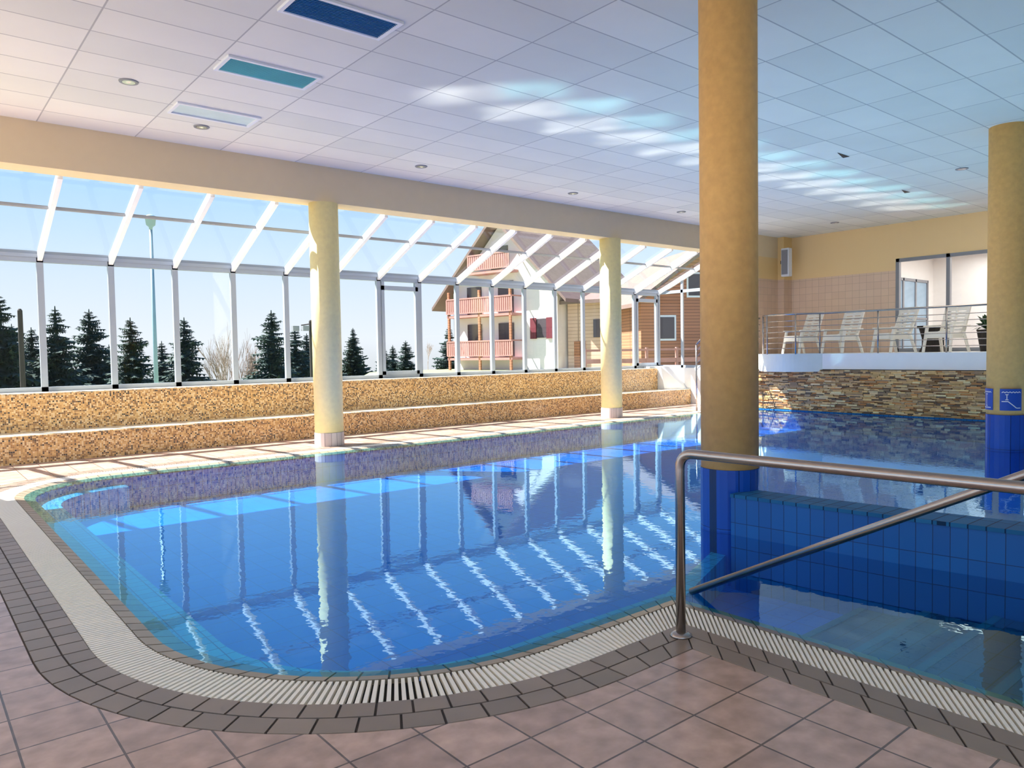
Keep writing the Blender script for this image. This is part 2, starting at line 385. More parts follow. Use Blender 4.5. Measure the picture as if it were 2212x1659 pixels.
# vents
def vent(y,mat,lab,slats):
    e=empty('ceiling_vent',(3.5,y,ZC)); top(e,lab,'ceiling vent')
    mb=MB()
    for b in [(2.95,4.05,y-.25,y-.21),(2.95,4.05,y+.21,y+.25),(2.95,2.99,y-.21,y+.21),(4.01,4.05,y-.21,y+.21)]:
        mb.box(b[0],b[1],b[2],b[3],ZC-.025,ZC)
    mb.obj('vent_frame',M['white'],e)
    mb=MB(); mb.box(2.99,4.01,y-.21,y+.21,ZC-.006,ZC-.001)
    if slats:
        for i in range(14):
            yy=y-.19+i*.029; mb.hexa([(2.99,yy,ZC-.022),(4.01,yy,ZC-.022),(4.01,yy+.004,ZC-.022),(2.99,yy+.004,ZC-.022),(2.99,yy+.012,ZC-.006),(4.01,yy+.012,ZC-.006),(4.01,yy+.016,ZC-.006),(2.99,yy+.016,ZC-.006)])
    mb.obj('vent_louvre',mat,e)
vent(6.75,M['ventdark'],'dark blue slatted air vent set in ceiling panel',1)
vent(8.6,M['venttq'],'turquoise air diffuser set in ceiling panel',1)
vent(10.5,M['ventwhite'],'pale grey-blue air diffuser set in ceiling panel',0)
dl=empty('recessed_downlight',(0,0,0)); top(dl,'small round chrome recessed ceiling downlight','ceiling light','ceiling downlights')
mb=MB(); mb.lathe([(.07,0),(.075,-.012),(.105,-.012),(.11,0)],0,0,32); mb.obj('trim_ring',M['grey'],dl,smooth=False)
mb=MB(); mb.lathe([(.072,-.013),(.05,-.006),(.02,-.02),(.01,-.024)],0,0,24); mb.obj('lamp',M['lamp_in'],dl,smooth=True)
first=True
for x,y in [(2.29,9.87),(3.53,11.17),(7.3,11.25),(11.08,11.3),(14.7,11.3),(19.4,9.9),(15.6,5.5)]:
    if first: dl.location=(x,y,ZC-.001); first=False
    else: clone(dl,(x,y,ZC-.001),group='ceiling downlights')
for x,y,r in [(12.5,6.34,.3),(16.56,7.0,.3),(14.6,4.6,.3)]:
    mb=MB(); mb.add([(x,y,ZC-.004),(x+.45,y,ZC-.004),(x+.45,y+.12,ZC-.004)],[(0,1,2)])
    top(mb.obj('ceiling_gap',M['black']),'dark gap at a displaced ceiling panel','ceiling gap','ceiling gaps')
# ---------------------------------------------------------------- columns
def column(x,y,base,lab):
    e=empty('column',(x,y,0)); top(e,lab,'column','yellow round columns')
    ztop=4.3 if y>12 else ZC
    zb=.24 if base=='t' else .53
    mb=MB(); mb.lathe([(.255,zb),(.255,ztop)],x,y,64); mb.obj('shaft',M['columnsun' if base=='t' else 'column'],e,smooth=True)
    mb=MB()
    if base=='t': mb.lathe([(.262,0),(.262,zb)],x,y,24); mb.obj('base_tiles',M['colbase'],e)
    else: mb.lathe([(.262,ZB),(.262,zb)],x,y,24); mb.obj('base_tiles',M['colblue'],e)
    return e
column(5.98,12.42,'t','yellow round column, paled as by sun, with tiled base on the deck')
column(13.4,12.42,'t','yellow round column, paled as by sun, with tiled base on the deck')
column(5.86,3.98,'b','thick ochre round column with blue tiled foot in the pool')
CX,CY=13.22,4.02
rc=column(CX,CY,'b','ochre round column with blue tiled foot and pool signs')
def plaque(cx,cy,a_c,span,z0,z1,kind):
    R=.259
    e=empty('pool_sign',(cx,cy,z0)); top(e,'square blue sign with white water depth pictogram on column','sign','pool depth signs')
    mb=MB(); n=12
    P=lambda u,v,r:(cx+r*math.cos(a_c+(u-.5)*span),cy+r*math.sin(a_c+(u-.5)*span),z0+(z1-z0)*v)
    for i in range(n):
        u0_,u1_=i/n,(i+1)/n
        mb.hexa([P(u0_,0,R),P(u1_,0,R),P(u1_,0,R+.006),P(u0_,0,R+.006),P(u0_,1,R),P(u1_,1,R),P(u1_,1,R+.006),P(u0_,1,R+.006)])
    mb.obj('sign_plate',M['signblue'],e)
    mb=MB()
    def stroke(pts,w=.03):
        for (ua,va),(ub,vb) in zip(pts[:-1],pts[1:]):
            n=6; L=math.hypot(ub-ua,vb-va); nx,ny=-(vb-va)/L*w/2,(ub-ua)/L*w/2
            for k in range(n):
                t0,t1=k/n,(k+1)/n
                a=(ua+(ub-ua)*t0,va+(vb-va)*t0); b=(ua+(ub-ua)*t1,va+(vb-va)*t1)
                mb.add([P(a[0]-nx,a[1]-ny,R+.009),P(b[0]-nx,b[1]-ny,R+.009),P(b[0]+nx,b[1]+ny,R+.009),P(a[0]+nx,a[1]+ny,R+.009)],[(0,1,2,3)])
    wave=[(.08+i*.07,.84+(.03 if i%2 else -.02)) for i in range(13)]
    stroke(wave,.035)
    if kind: # slope
        stroke([(.08,.42),(.35,.42),(.72,.12),(.92,.12)],.04); stroke([(.3,.5),(.3,.74)],.035); stroke([(.23,.74),(.37,.74)],.03); stroke([(.23,.5),(.37,.5)],.03)
    else:
        stroke([(.1,.12),(.9,.12)],.04); stroke([(.6,.2),(.6,.74)],.035); stroke([(.52,.74),(.68,.74)],.03); stroke([(.52,.2),(.68,.2)],.03)
    mb.obj('pictogram',M['signwhite'],e)
ac=math.atan2(-CY,-CX)
plaque(CX,CY,ac+math.radians(17),math.radians(66),.6,.93,1)
plaque(CX,CY,ac-math.radians(71),math.radians(66),.6,.93,0)
# ---------------------------------------------------------------- benches
b=empty('mosaic_bench',(6,14.2,0)); top(b,'long two-tier amber mosaic tiled bench below the windows','bench')
m1=MB(); m1.box(-6,18.28,13.75,13.77,0,.43); m1.box(-6,17.6,14.45,14.47,.44,1.055); m1.obj('riser',M['mosx'],b)
m2=MB(); m2.box(-6,18.28,13.77,14.45,0,.44); m2.box(-6,17.6,14.47,15.1,0,1.07); m2.obj('seat',M['mosz'],b)
mb=MB()
vs=[(17.62,14.2,.445),(17.62,15.1,.445),(17.62,15.1,1.12),(17.62,14.35,1.12),(18.28,13.9,.445),(18.28,15.1,.445),(18.28,15.1,1.12),(18.28,14.35,1.12)]
mb.add(vs,[(0,1,2,3),(7,6,5,4),(0,4,5,1),(1,5,6,2),(2,6,7,3),(3,7,4,0)])
top(mb.obj('end_block',M['whitepl']),'white plaster block closing the end of the bench','end block')
struct(boxobj('wall_low',(18.3,18.5,12.2,15.1,-.02,1.07),M['whitepl']),'low white wall under the end glazing','wall')
# ---------------------------------------------------------------- glazing
YW=15.05; ZE=3.38; SL=.42
X0=1.98; DX=1.09
def zr(y): return ZE+SL*(YW-y)
wi=0
for k in range(-4,15):
    xa=X0+DX*k; xb=xa+DX; wi+=1
    mb=MB(); fwid=.035
    mb.box(xa,xa+fwid+.015,YW-.06,YW+.02,1.07,ZE); mb.box(xb-fwid-.015,xb,YW-.06,YW+.02,1.07,ZE)
    mb.box(xa,xb,YW-.06,YW+.02,1.07,1.15); mb.box(xa,xb,YW-.06,YW+.02,ZE-.1,ZE)
    if k in(6,14):
        mb.box(xa+.06,xa+.13,YW-.08,YW,1.15,ZE-.1); mb.box(xb-.13,xb-.06,YW-.08,YW,1.15,ZE-.1)
        mb.box(xa+.06,xb-.06,YW-.08,YW,1.15,1.23); mb.box(xa+.06,xb-.06,YW-.08,YW,ZE-.3,ZE-.2)
    w=mb.obj('window_%d'%wi,M['mull'],origin=((xa+xb)/2,YW,1.07)); struct(w,'tall white-framed window pane above the mosaic bench','window')
    mb=MB(); mb.add([(xa+.04,YW-.02,1.14),(xb-.04,YW-.02,1.14),(xb-.04,YW-.02,ZE-.09),(xa+.04,YW-.02,ZE-.09)],[(0,1,2,3)])
    mb.obj('glass',M['glass'],w)
YR=12.72
for k in range(-4,15):
    xa=X0+DX*k; xb=xa+DX; wi+=1
    mb=MB()
    for yc in (13.62,):
        mb.hexa([(xa+.04,yc-.015,zr(yc-.015)-.02),(xb-.04,yc-.015,zr(yc-.015)-.02),(xb-.04,yc+.015,zr(yc+.015)-.02),(xa+.04,yc+.015,zr(yc+.015)-.02)]+[(xa+.04,yc-.015,zr(yc-.015)+.02),(xb-.04,yc-.015,zr(yc-.015)+.02),(xb-.04,yc+.015,zr(yc+.015)+.02),(xa+.04,yc+.015,zr(yc+.015)+.02)])
    w=mb.obj('window_%d'%wi,M['grey']); struct(w,'sloping glass roof bay with thin grey crossbar','window')
    mb=MB(); mb.add([(xa+.03,YR,zr(YR)+.01),(xb-.03,YR,zr(YR)+.01),(xb-.03,YW,zr(YW)+.01),(xa+.03,YW,zr(YW)+.01)],[(0,1,2,3)])
    mb.obj('glass',M['glass'],w)
for k in range(-4,16):
    x=X0+DX*k; hw=.036
    mb=MB()
    vs=[]
    for dz in (-.10,.04):
        vs+=[(x-hw,YR,zr(YR)+dz),(x+hw,YR,zr(YR)+dz),(x+hw,YW-.06,zr(YW-.06)+dz),(x-hw,YW-.06,zr(YW-.06)+dz)]
    mb.hexa(vs)
    struct(mb.obj('trim_%d'%(k+6),M['white']),'white aluminium glass roof rafter','rafter')
struct(boxobj('trim_30',(X0-DX*4,X0+DX*15+.05,YW-.075,YW+.1,ZE-.02,ZE+.09),M['mull']),'white eave rail along the top of the windows','eave rail')
# gable end glazing
XG=X0+DX*15
mb=MB()
for y in (YW-.04,14.1,13.2,12.3):
    mb.box(XG,XG+.06,y-.04,y+.04,1.07,zr(y)-.02)
mb.box(XG,XG+.06,12.3,YW,1.07,1.15); mb.box(XG,XG+.06,12.3,YW,ZE-.05,ZE+.04)
w=mb.obj('window_60',M['mull']); struct(w,'white-framed end glazing under the sloping roof','window')
mb=MB(); mb.add([(XG+.03,12.3,1.1),(XG+.03,YW,1.1),(XG+.03,YW,zr(YW)),(XG+.03,12.3,zr(12.3))],[(0,1,2,3)]); mb.obj('glass',M['glass'],w)
# ---------------------------------------------------------------- raised platform
pf=empty('raised_platform',(19.5,5,0)); top(pf,'raised white-edged terrace with stacked stone base at pool end','platform')
mb=MB(); mb.box(18.0,20.99,-2.99,12.04,1.06,1.45)
mb.obj('slab',M['whitepl'],pf)
mb=MB()
bul=[(18.0-.5*math.sin(pi*i/20),9.5+1.8*(i/20)) for i in range(21)]
vs=[(x,y,1.0) for x,y in bul]+[(x,y,1.46) for x,y in bul]; n=21
fs=[tuple(range(n)),tuple(reversed(range(n,2*n)))]+[(i,i+1,n+i+1,n+i) for i in range(n-1)]+[(n-1,0,n,2*n-1)]
mb.add(vs,fs); mb.obj('rounded_bay',pbr('pale_turquoise_render',srgb(225,236,236),.6,var=.05),pf)
mb=MB(); mb.box(17.97,20.9,-2.99,12.04,-.5,1.05); mb.obj('core',M['mortar'],pf)
mb=MB(); z=-.0
pal=[srgb(216,184,138),srgb(190,162,130),srgb(160,138,118),srgb(225,205,172),srgb(140,108,80),srgb(190,138,90),srgb(110,95,86),srgb(205,174,128)]
while z<1.04:
    h=random.uniform(.02,.042); h=min(h,1.05-z); y=-1.0
    while y<12.0:
        L=random.uniform(.07,.28); y1=min(y+L,12.04); d=random.uniform(.005,.045)
        c=random.choice(pal); k=random.uniform(.75,1.25); c=tuple(min(1,q*k*1.3) for q in c)
        mb.box(17.965-d,17.975,y+.003,y1-.003,z+.002,z+h-.003,c); y=y1
    z+=h
mb.obj('stone_cladding',M['stone'],pf)
mb=MB(); mb.box(17.86,17.96,-2.5,11.5,-.03,.0); mb.obj('pool_edge_trim',M['wallcap'],pf)
# platform railing
rl=empty('terrace_railing',(18.05,7,1.45)); top(rl,'stainless steel railing with horizontal rods on the terrace edge','railing')
path=[(18.06,2.2),(18.06,9.5)]+[(18.06-.48*math.sin(pi*i/12),9.5+1.7*(i/12)) for i in range(1,13)]
mb=MB(); mb.tube([(x,y,2.47) for x,y in path],.024,12); mb.obj('top_rail',M['steel'],rl,smooth=True)
for hz in (1.6,1.74,1.88,2.02,2.16,2.3):
    mb=MB(); mb.tube([(x,y,hz) for x,y in path],.009,8); mb.obj('rod',M['steel'],rl,smooth=True)
for x,y in [(18.06,3.65),(18.06,5.15),(18.06,6.65),(18.06,8.15),(18.06,9.6),(17.6,10.0),(17.6,10.8),(18.06,11.2)]:
    mb=MB(); mb.tube([(x,y,1.45),(x,y,2.46)],.02,10); mb.obj('post',M['steel'],rl,smooth=True)
sr=empty('stair_railing',(17.9,11.7,.7)); top(sr,'stainless steel sloping stair railing beside the terrace','railing')
for dz,r in ((0,.022),(-.17,.008),(-.34,.008),(-.51,.008),(-.68,.008)):
    mb=MB(); mb.tube([(18.0,11.25,2.42+dz),(17.2,11.95,2.42+dz),(16.2,12.0,1.75+dz)],r,8); mb.obj('rail',M['steel'],sr,smooth=True)
mb=MB(); mb.tube([(17.2,11.95,1.4),(17.2,11.95,2.42)],.02,8); mb.obj('post',M['steel'],sr,smooth=True)
mb=MB(); mb.tube([(16.2,12.0,0),(16.2,12.0,1.75)],.02,8); mb.obj('post',M['steel'],sr,smooth=True)
# back window
mb=MB()
for y in (8.96,7.7,6.35,5.0,4.24): mb.box(20.98,21.1,y-.045,y+.045,1.45,3.97)
mb.box(20.98,21.1,4.2,9,3.88,3.97); mb.box(20.98,21.1,4.2,9,1.45,1.55)
w=mb.obj('window_70',M['grey']); struct(w,'large grey-framed interior window onto a white room','window')
mb=MB(); mb.add([(21.04,4.2,1.5),(21.04,9,1.5),(21.04,9,3.95),(21.04,4.2,3.95)],[(0,1,2,3)]); mb.obj('glass',M['glassin'],w)
mb=MB(); mb.box(25,25.2,2,12,1.2,4.5); mb.box(21.25,25,9.6,9.8,1.2,4.5); mb.box(21.25,25,2,2.2,1.2,4.5)
struct(mb.obj('wall_annex',M['whitepl']),'white walls of the room behind the window','wall')
struct(boxobj('floor_annex',(21.25,25,2.2,9.6,1.2,1.44),M['floor']),'tiled floor of the room behind the window','floor')
struct(boxobj('ceiling_annex',(21.25,25,2.2,9.6,4.3,4.45),M['whitepl']),'white ceiling of the room behind the window','ceiling')
mb=MB()
for x in (21.9,22.75,23.6,24.45): mb.box(x-.04,x+.04,9.53,9.6,1.45,3.6)
mb.box(21.9,24.45,9.53,9.6,3.52,3.6); mb.box(21.9,24.45,9.53,9.6,2.4,2.46)
d=mb.obj('door_1',M['grey']); struct(d,'framed glazed door in the side room','door')
mb=MB(); mb.box(21.95,24.4,9.56,9.58,1.45,3.52); mb.obj('glass',pbr('bluish_door_glass',srgb(150,180,205),.1,var=.3,scale=1.5),d)
# speaker
sp=empty('wall_speaker',(20.4,11.9,3.8)); top(sp,'small white loudspeaker mounted high on the wall corner','speaker')
boxobj('cabinet',(20.3,20.5,11.75,12.0,3.72,4.55),M['white'],sp,bevel=.02)
boxobj('grille',(20.285,20.3,11.78,11.97,3.78,4.49),M['grey'],sp)
boxobj('bracket',(20.38,20.44,12.0,12.06,4.1,4.2),M['black'],sp)
# ---------------------------------------------------------------- chairs
ch=empty('lounge_chair'); top(ch,'white resin garden armchair with slatted reclined back on terrace','chair','white terrace chairs')
mb=MB()
for i in range(6):
    x=-.26+i*.1; mb.box(x,x+.085,-.27,.27,.36+.018*i,.395+.018*i)
mb.box(.3,.34,-.27,.27,.34,.49)
mb.box(-.26,.32,-.29,-.25,.33,.44); mb.box(-.26,.32,.25,.29,.33,.44); mb.obj('seat',M['plastic'],ch,bevel=.006)
mb=MB()
def bk(s): return (-.24-.27*s,.38+.70*s)
for i in range(8):
    s0=.06+i*.115; s1=s0+.085; a=bk(s0); c=bk(s1)
    mb.hexa([(a[0],-.24,a[1]),(a[0]+.03,-.24,a[1]),(a[0]+.03,.24,a[1]),(a[0],.24,a[1]),(c[0],-.24,c[1]),(c[0]+.03,-.24,c[1]),(c[0]+.03,.24,c[1]),(c[0],.24,c[1])])
for sy in (-.27,.27,0):
    a=bk(-.02); c=bk(1.02); hw=.035 if sy else .02
    mb.hexa([(a[0]-.02,sy-hw,a[1]),(a[0]+.035,sy-hw,a[1]),(a[0]+.035,sy+hw,a[1]),(a[0]-.02,sy+hw,a[1]),(c[0]-.02,sy-hw,c[1]),(c[0]+.035,sy-hw,c[1]),(c[0]+.035,sy+hw,c[1]),(c[0]-.02,sy+hw,c[1])])
c=bk(1.0); mb.box(c[0]-.02,c[0]+.035,-.3,.3,c[1]-.03,c[1]+.05)
mb.obj('backrest',M['plastic'],ch,bevel=.006)
for sy in (-1,1):
    mb=MB(); mb.box(-.4,.3,sy*.32-.045,sy*.32+.045,.6,.64); mb.obj('armrest',M['plastic'],ch,bevel=.012)
    mb=MB(); mb.tube([(.22,sy*.31,.61),(.27,sy*.31,.4),(.34,sy*.33,0)],.042,8,r2=.034); mb.obj('leg',M['plastic'],ch)
    mb=MB(); mb.tube([(-.22,sy*.28,.5),(-.28,sy*.3,.35),(-.4,sy*.33,0)],.042,8,r2=.034); mb.obj('leg',M['plastic'],ch)
fa=math.atan2(.35,-.94)
ch.location=(19.2,10.75,1.45); ch.rotation_euler=(0,0,fa)
for y,x,da in ((9.62,19.2,.1),(8.35,19.3,-.1),(7.15,19.35,.15)):
    clone(ch,(x,y,1.45),fa+da,group='white terrace chairs')
tb=empty('rattan_table',(20.2,7.75,1.45)); top(tb,'dark low round rattan table between terrace chairs','table')
mb=MB(); mb.lathe([(.1,2.05),(.36,2.05),(.38,2.08),(.36,2.11)],20.2,7.75,32); mb.obj('table_top',M['dark'],tb)
mb=MB(); mb.lathe([(.32,1.45),(.25,1.6),(.25,1.8),(.32,2.05)],20.2,7.75,24); mb.obj('table_base',M['dark'],tb)
ptt=empty('potted_plant',(20.0,6.45,1.45)); top(ptt,'leafy green plant in dark pot on the terrace','plant')
mb=MB(); mb.lathe([(.16,1.45),(.24,1.95),(.26,1.97),(.22,1.97)],20.0,6.45,24); mb.obj('pot',M['dark'],ptt)
mb=MB()
for i in range(34):
    a=random.uniform(0,2*pi); L=random.uniform(.25,.6); e=random.uniform(.3,1.3)
    d=Vector((math.cos(a)*math.cos(e),math.sin(a)*math.cos(e),math.sin(e))); s=Vector((-math.sin(a),math.cos(a),0))
    o=Vector((20.0,6.45,1.95)); mid=o+d*L*.6; tip=o+d*L+Vector((0,0,-.12))
    mb.add([o,mid+s*.06,tip,mid-s*.06],[(0,1,2,3)])
mb.obj('leaves',M['leaf'],ptt)
# ---------------------------------------------------------------- handrails
def fillet(pts,r=.12,n=6):
    out=[Vector(pts[0])]
    for i in range(1,len(pts)-1):
        a,b_,c=map(Vector,pts[i-1:i+2]); d1=(a-b_).normalized(); d2=(c-b_).normalized()
        s=b_+d1*r; e=b_+d2*r
        for k in range(n+1):
            t=k/n; out.append(s*(1-t)**2+b_*2*t*(1-t)+e*t*t)
    out.append(Vector(pts[-1])); return out
hr=empty('pool_handrail',(3.34,2.59,0)); top(hr,'stainless steel handrail beside the pool entry steps','handrail')
mb=MB(); mb.tube(fillet([(3.34,2.59,0),(3.34,2.59,1.03),(3.46,.6,1.03),(3.46,-.6,1.03),(3.46,-.6,0)],.09),.027,16); mb.obj('rail',M['steel'],hr,smooth=True)
mb=MB(); mb.lathe([(.062,0),(.062,.008),(.045,.02),(.03,.025)],3.34,2.59,32); mb.obj('base_flange',M['steel'],hr,smooth=True)
h2=empty('sloping_handrail',(4.08,3.0,-.1)); top(h2,'stainless steel handrail sloping down the pool steps into water','handrail')
mb=MB(); mb.tube([(4.06,3.06,-.02),(4.08,1.16,.985),(4.08,.3,1.44)],.024,16); mb.obj('rail',M['steel'],h2,smooth=True)
mb=MB(); mb.tube([(4.08,.3,-.1),(4.08,.3,1.44)],.022,12); mb.obj('post',M['steel'],h2,smooth=True)
# ---------------------------------------------------------------- outside
def sst(a,b,x):
    t=max(0,min(1,(x-a)/(b-a))); return t*t*(3-2*t)
def terr(x,y):
    d=max(sst(-4,6,y-2*x)*sst(20,36,y), sst(41,52,y))
    return .35+.25*sst(16,30,y)-6*d
mb=MB(); nx,ny=60,50; 
for j in range(ny+1):
    for i in range(nx+1):
        x=-40+i*2.2; y=15.3+j*1.5; mb.v.append((x,y,terr(x,y)))
for j in range(ny):
    for i in range(nx):
        a=j*(nx+1)+i; mb.f.append([a,a+1,a+nx+2,a+nx+1]); mb.c.append((1,1,1))
struct(mb.obj('ground_lawn',M['grass'],smooth=True),'green grassy hillside outside the windows','ground')
def conifer(seed):
    rnd=random.Random(seed); Hh=9; R=2.3
    e=empty('spruce_tree'); top(e,'tall dark green spruce tree outside the windows','tree','spruce trees')
    mb=MB(); mb.tube([(0,0,-.5),(0,0,4),(0,0,8.8)],.16,8,r2=.02); mb.obj('trunk',M['bark'],e)
    mb=MB(); nl=64
    for i in range(nl):
        t=i/nl; z=Hh*(.06+.92*t)+rnd.uniform(-.06,.06); r=(R*(1-t)**.8+.08)*rnd.uniform(.75,1.15)
        nb=int(13-6*t)
        for b_ in range(nb):
            a=2*pi*(b_+rnd.random())/nb; L=r*rnd.uniform(.55,1.25)
            d=Vector((math.cos(a),math.sin(a),0)); s=Vector((-math.sin(a),math.cos(a),0)); dr=rnd.uniform(-.05,.5)
            def P(q): return Vector((0,0,z))+d*L*q+Vector((0,0,-L*dr*q+L*.16*q*q))
            for q in (.15,.33,.5,.67,.84):
                w_=L*.26*(1.15-q)+.07; c=P(q)
                for sg in (-1,1):
                    tip=c+s*sg*w_+d*w_*.8+Vector((0,0,-w_*.5))
                    mb.add([P(q-.1),tip,P(q+.1)],[(0,1,2)])
                mb.add([P(q-.1),c+Vector((0,0,-w_*1.1))+s*rnd.uniform(-.15,.15),P(q+.1)],[(0,1,2)])
            mb.add([P(.85)+s*.05,P(1.08),P(.85)-s*.05],[(0,1,2)])
    for i in range(30):
        t=i/30; z0=Hh*(.05+.88*t); rr=R*.5*(1-t)+.03; n=9
        for k in range(n):
            a0=2*pi*k/n+i; a1=a0+2*pi/n; am=(a0+a1)/2
            mb.add([(rr*.25*math.cos(a0),rr*.25*math.sin(a0),z0+.75),(rr*.25*math.cos(a1),rr*.25*math.sin(a1),z0+.75),(rr*math.cos(am),rr*math.sin(am),z0-.1)],[(0,1,2)])
    mb.obj('foliage',M['spruce'],e)
    return e
protos=[conifer(1),conifer(2)]
TR=[(5,625,38),(72,702,47),(125,655,40),(198,662,43),(238,740,52),(286,680,40),(352,732,47),(402,680,42),(545,762,53),(590,664,40),(640,700,47),(665,716,53),(765,706,46),(830,745,58),(850,742,64),(878,732,60),(972,700,58),(30,695,54)]
used=[False,False]
for i,(px,py,d) in enumerate(TR):
    yh=762.6-.0167*(px-1106); right=(px-1106)/1612*d
    pos=W(d,right); zt=H+(yh-py)/1612*d; zb=terr(pos.x,pos.y)-.1
    s=(zt-zb)/9; k=i%2; sc=(s*1.2,s*1.2,s)
    if not used[k]:
        o=protos[k]; used[k]=True; o.location=(pos.x,pos.y,zb); o.scale=sc
    else: clone(protos[k],(pos.x,pos.y,zb),random.uniform(0,6),sc,'spruce trees')
def baretree(seed):
    rnd=random.Random(seed); e=empty('bare_tree'); top(e,'leafless pale deciduous tree outside the windows','tree','bare trees')
    mb=MB(); mt=MB()
    def grow(p,d,L,r,n):
        q=p+d*L; (mt if n==5 else mb).tube([p,q],r,5,cap=False,r2=r*.65)
        if n==0: return
        for k in range(3 if n>1 else 4):
            nd=(d+Vector((rnd.uniform(-1,1),rnd.uniform(-1,1),rnd.uniform(-.2,.6)))*.6).normalized()
            grow(p+d*L*rnd.uniform(.6,1),nd,L*rnd.uniform(.6,.8),r*.6,n-1)
    grow(Vector((0,0,0)),Vector((0,0,1)),2.6,.13,5)
    mt.obj('trunk',M['twig'],e); mb.obj('branches',M['twig'],e); return e
bt=[baretree(3)]
for i,(px,py,d) in enumerate([(492,700,42),(520,712,44),(925,735,50)]):
    yh=762.6-.0167*(px-1106); pos=W(d,(px-1106)/1612*d); zt=H+(yh-py)/1612*d; zb=terr(pos.x,pos.y)-.1; s=(zt-zb)/7.2
    if i==0: bt[0].location=(pos.x,pos.y,zb); bt[0].scale=(s*.5,s*.5,s)
    else: clone(bt[0],(pos.x,pos.y,zb),i*1.3,(s*.5,s*.5,s),'bare trees')
# street lamp
x,y=6.75,26.9; zg=terr(x,y)
e=empty('street_lamp',(x,y,zg)); top(e,'tall grey-green street lamp on the lawn','street lamp')
mb=MB(); mb.tube([(x,y,zg-.1),(x,y,6.0)],.085,12,r2=.05); mb.obj('pole',M['pole'],e,smooth=True)
mb=MB(); mb.lathe([(.05,5.9),(.06,5.98),(.14,6.05),(.17,6.28),(.2,6.3),(.2,6.33),(.05,6.4)],x,y,24); mb.obj('lamp_head',M['pole'],e,smooth=True)
x,y=2.64,23.8; zg=terr(x,y)
mb=MB(); mb.lathe([(.07,zg-.2),(.06,2.95),(.03,3.0)],x,y,12); top(mb.obj('wooden_post',M['wood'],origin=(x,y,zg)),'plain dark weathered wooden post on the lawn','post')
x,y=12.9,28.2; zg=terr(x,y)
e=empty('floodlight_post',(x,y,zg)); top(e,'dark wooden post carrying a rectangular floodlight','floodlight')
mb=MB(); mb.lathe([(.08,zg-.2),(.07,3.0),(.04,3.05)],x,y,12); mb.obj('pole',M['wood'],e)
mb=MB(); c=Vector((x,y,2.75))-r0*.38
for dd in (-.2,.2):
    q=c+r0*dd-f0*.15; mb.box(q.x-.13,q.x+.13,q.y-.1,q.y+.1,2.62,2.82)
mb.obj('lamp_head',M['grey'],e)
mb=MB(); mb.tube([(x,y,2.9),tuple(c+Vector((0,0,.1)))],.025,8); mb.obj('bracket',M['wood'],e)
# chalet
def frame(fwd,right,yaw):
    O=W(fwd,right); a=math.radians(yaw)
    U=r0*math.cos(a)-f0*math.sin(a); V=f0*math.cos(a)+r0*math.sin(a)
    return lambda p_: tuple(O+U*p_[0]+V*p_[1]+Vector((0,0,p_[2])))
xf=frame(45,-.5,40)
O=W(45,-.5)
e=empty('chalet',(O.x,O.y,.4)); top(e,'white alpine chalet with steep brown roof and red-brown balconies','building')
g0=.2
K=1.28
mb=MB(xf); hw=3.2*K; ze=5.4; zp=9.4
fr=[(-hw,0,g0),(hw,0,g0),(hw,0,ze),(0,0,zp),(-hw,0,ze)]; bk_=[(a,8,c) for a,b_,c in fr]
mb.add(fr+bk_,[(0,1,2,3,4),(9,8,7,6,5),(0,5,6,1),(1,6,7,2),(4,9,5,0)]); mb.obj('walls',M['chwall'],e)
mb=MB(xf)
for s in (-1,1):
    a=(s*4.1*K,4.35); b_=(0,zp+.15)
    mb.hexa([(a[0],-.8,a[1]),(b_[0],-.8,b_[1]),(b_[0],8.6,b_[1]),(a[0],8.6,a[1]),(a[0],-.8,a[1]+.2),(b_[0],-.8,b_[1]+.22),(b_[0],8.6,b_[1]+.22),(a[0],8.6,a[1]+.2)])
mb.obj('roof',M['roof'],e)
def balcony(x0,x1,z,dep=1.0):
    mb=MB(xf); mb.box(x0,x1,-dep,0,z-.15,z)
    mb.box(x0,x1,-dep-.04,-dep+.04,z+.95,z+1.03); mb.box(x0,x1,-dep-.04,-dep+.04,z+.08,z+.14)
    n=int((x1-x0)/.16)
    for i in range(n+1):
        x=x0+(x1-x0)*i/n; mb.box(x-.055,x+.055,-dep-.02,-dep+.02,z+.1,z+.97)
    for xx in (x0,x1): mb.box(xx-.03,xx+.03,-dep,0,z+.95,z+1.03)
    mb.obj('balcony',M['balc'],e)
balcony(-2.9*K,1.2*K,1.35); balcony(-2.9*K,1.2*K,3.95); balcony(-1.5*K,1.0*K,6.5,.9)
for x in (-2.8*K,-.8*K,1.1*K):
    mb=MB(xf); mb.box(x-.07,x+.07,-1.0,-.88,g0,5.4)
    mb.obj('balcony_post',M['chwood'],e)
for x0,x1,z0,z1 in [(-2.2*K,-1.3*K,1.4,3.4),(-.2*K,.7*K,1.4,3.4),(-2.2*K,-1.3*K,4.0,5.7),(-.2*K,.7*K,4.0,5.9),(-.6*K,.4*K,6.6,8.0)]:
    mb=MB(xf); mb.box(x0,x1,-.09,.0,z0,z1); mb.obj('balcony_door',M['dglass'],e)
for z0 in (2.45,):
    mb=MB(xf); mb.box(2.05*K,2.6*K,-.05,0,z0,z0+1.1); mb.obj('house_window',M['dglass'],e)
    for x in (1.7*K,2.62*K):
        mb=MB(xf); mb.box(x,x+.34*K,-.1,-.04,z0-.05,z0+1.15); mb.obj('shutter',M['shut'],e)
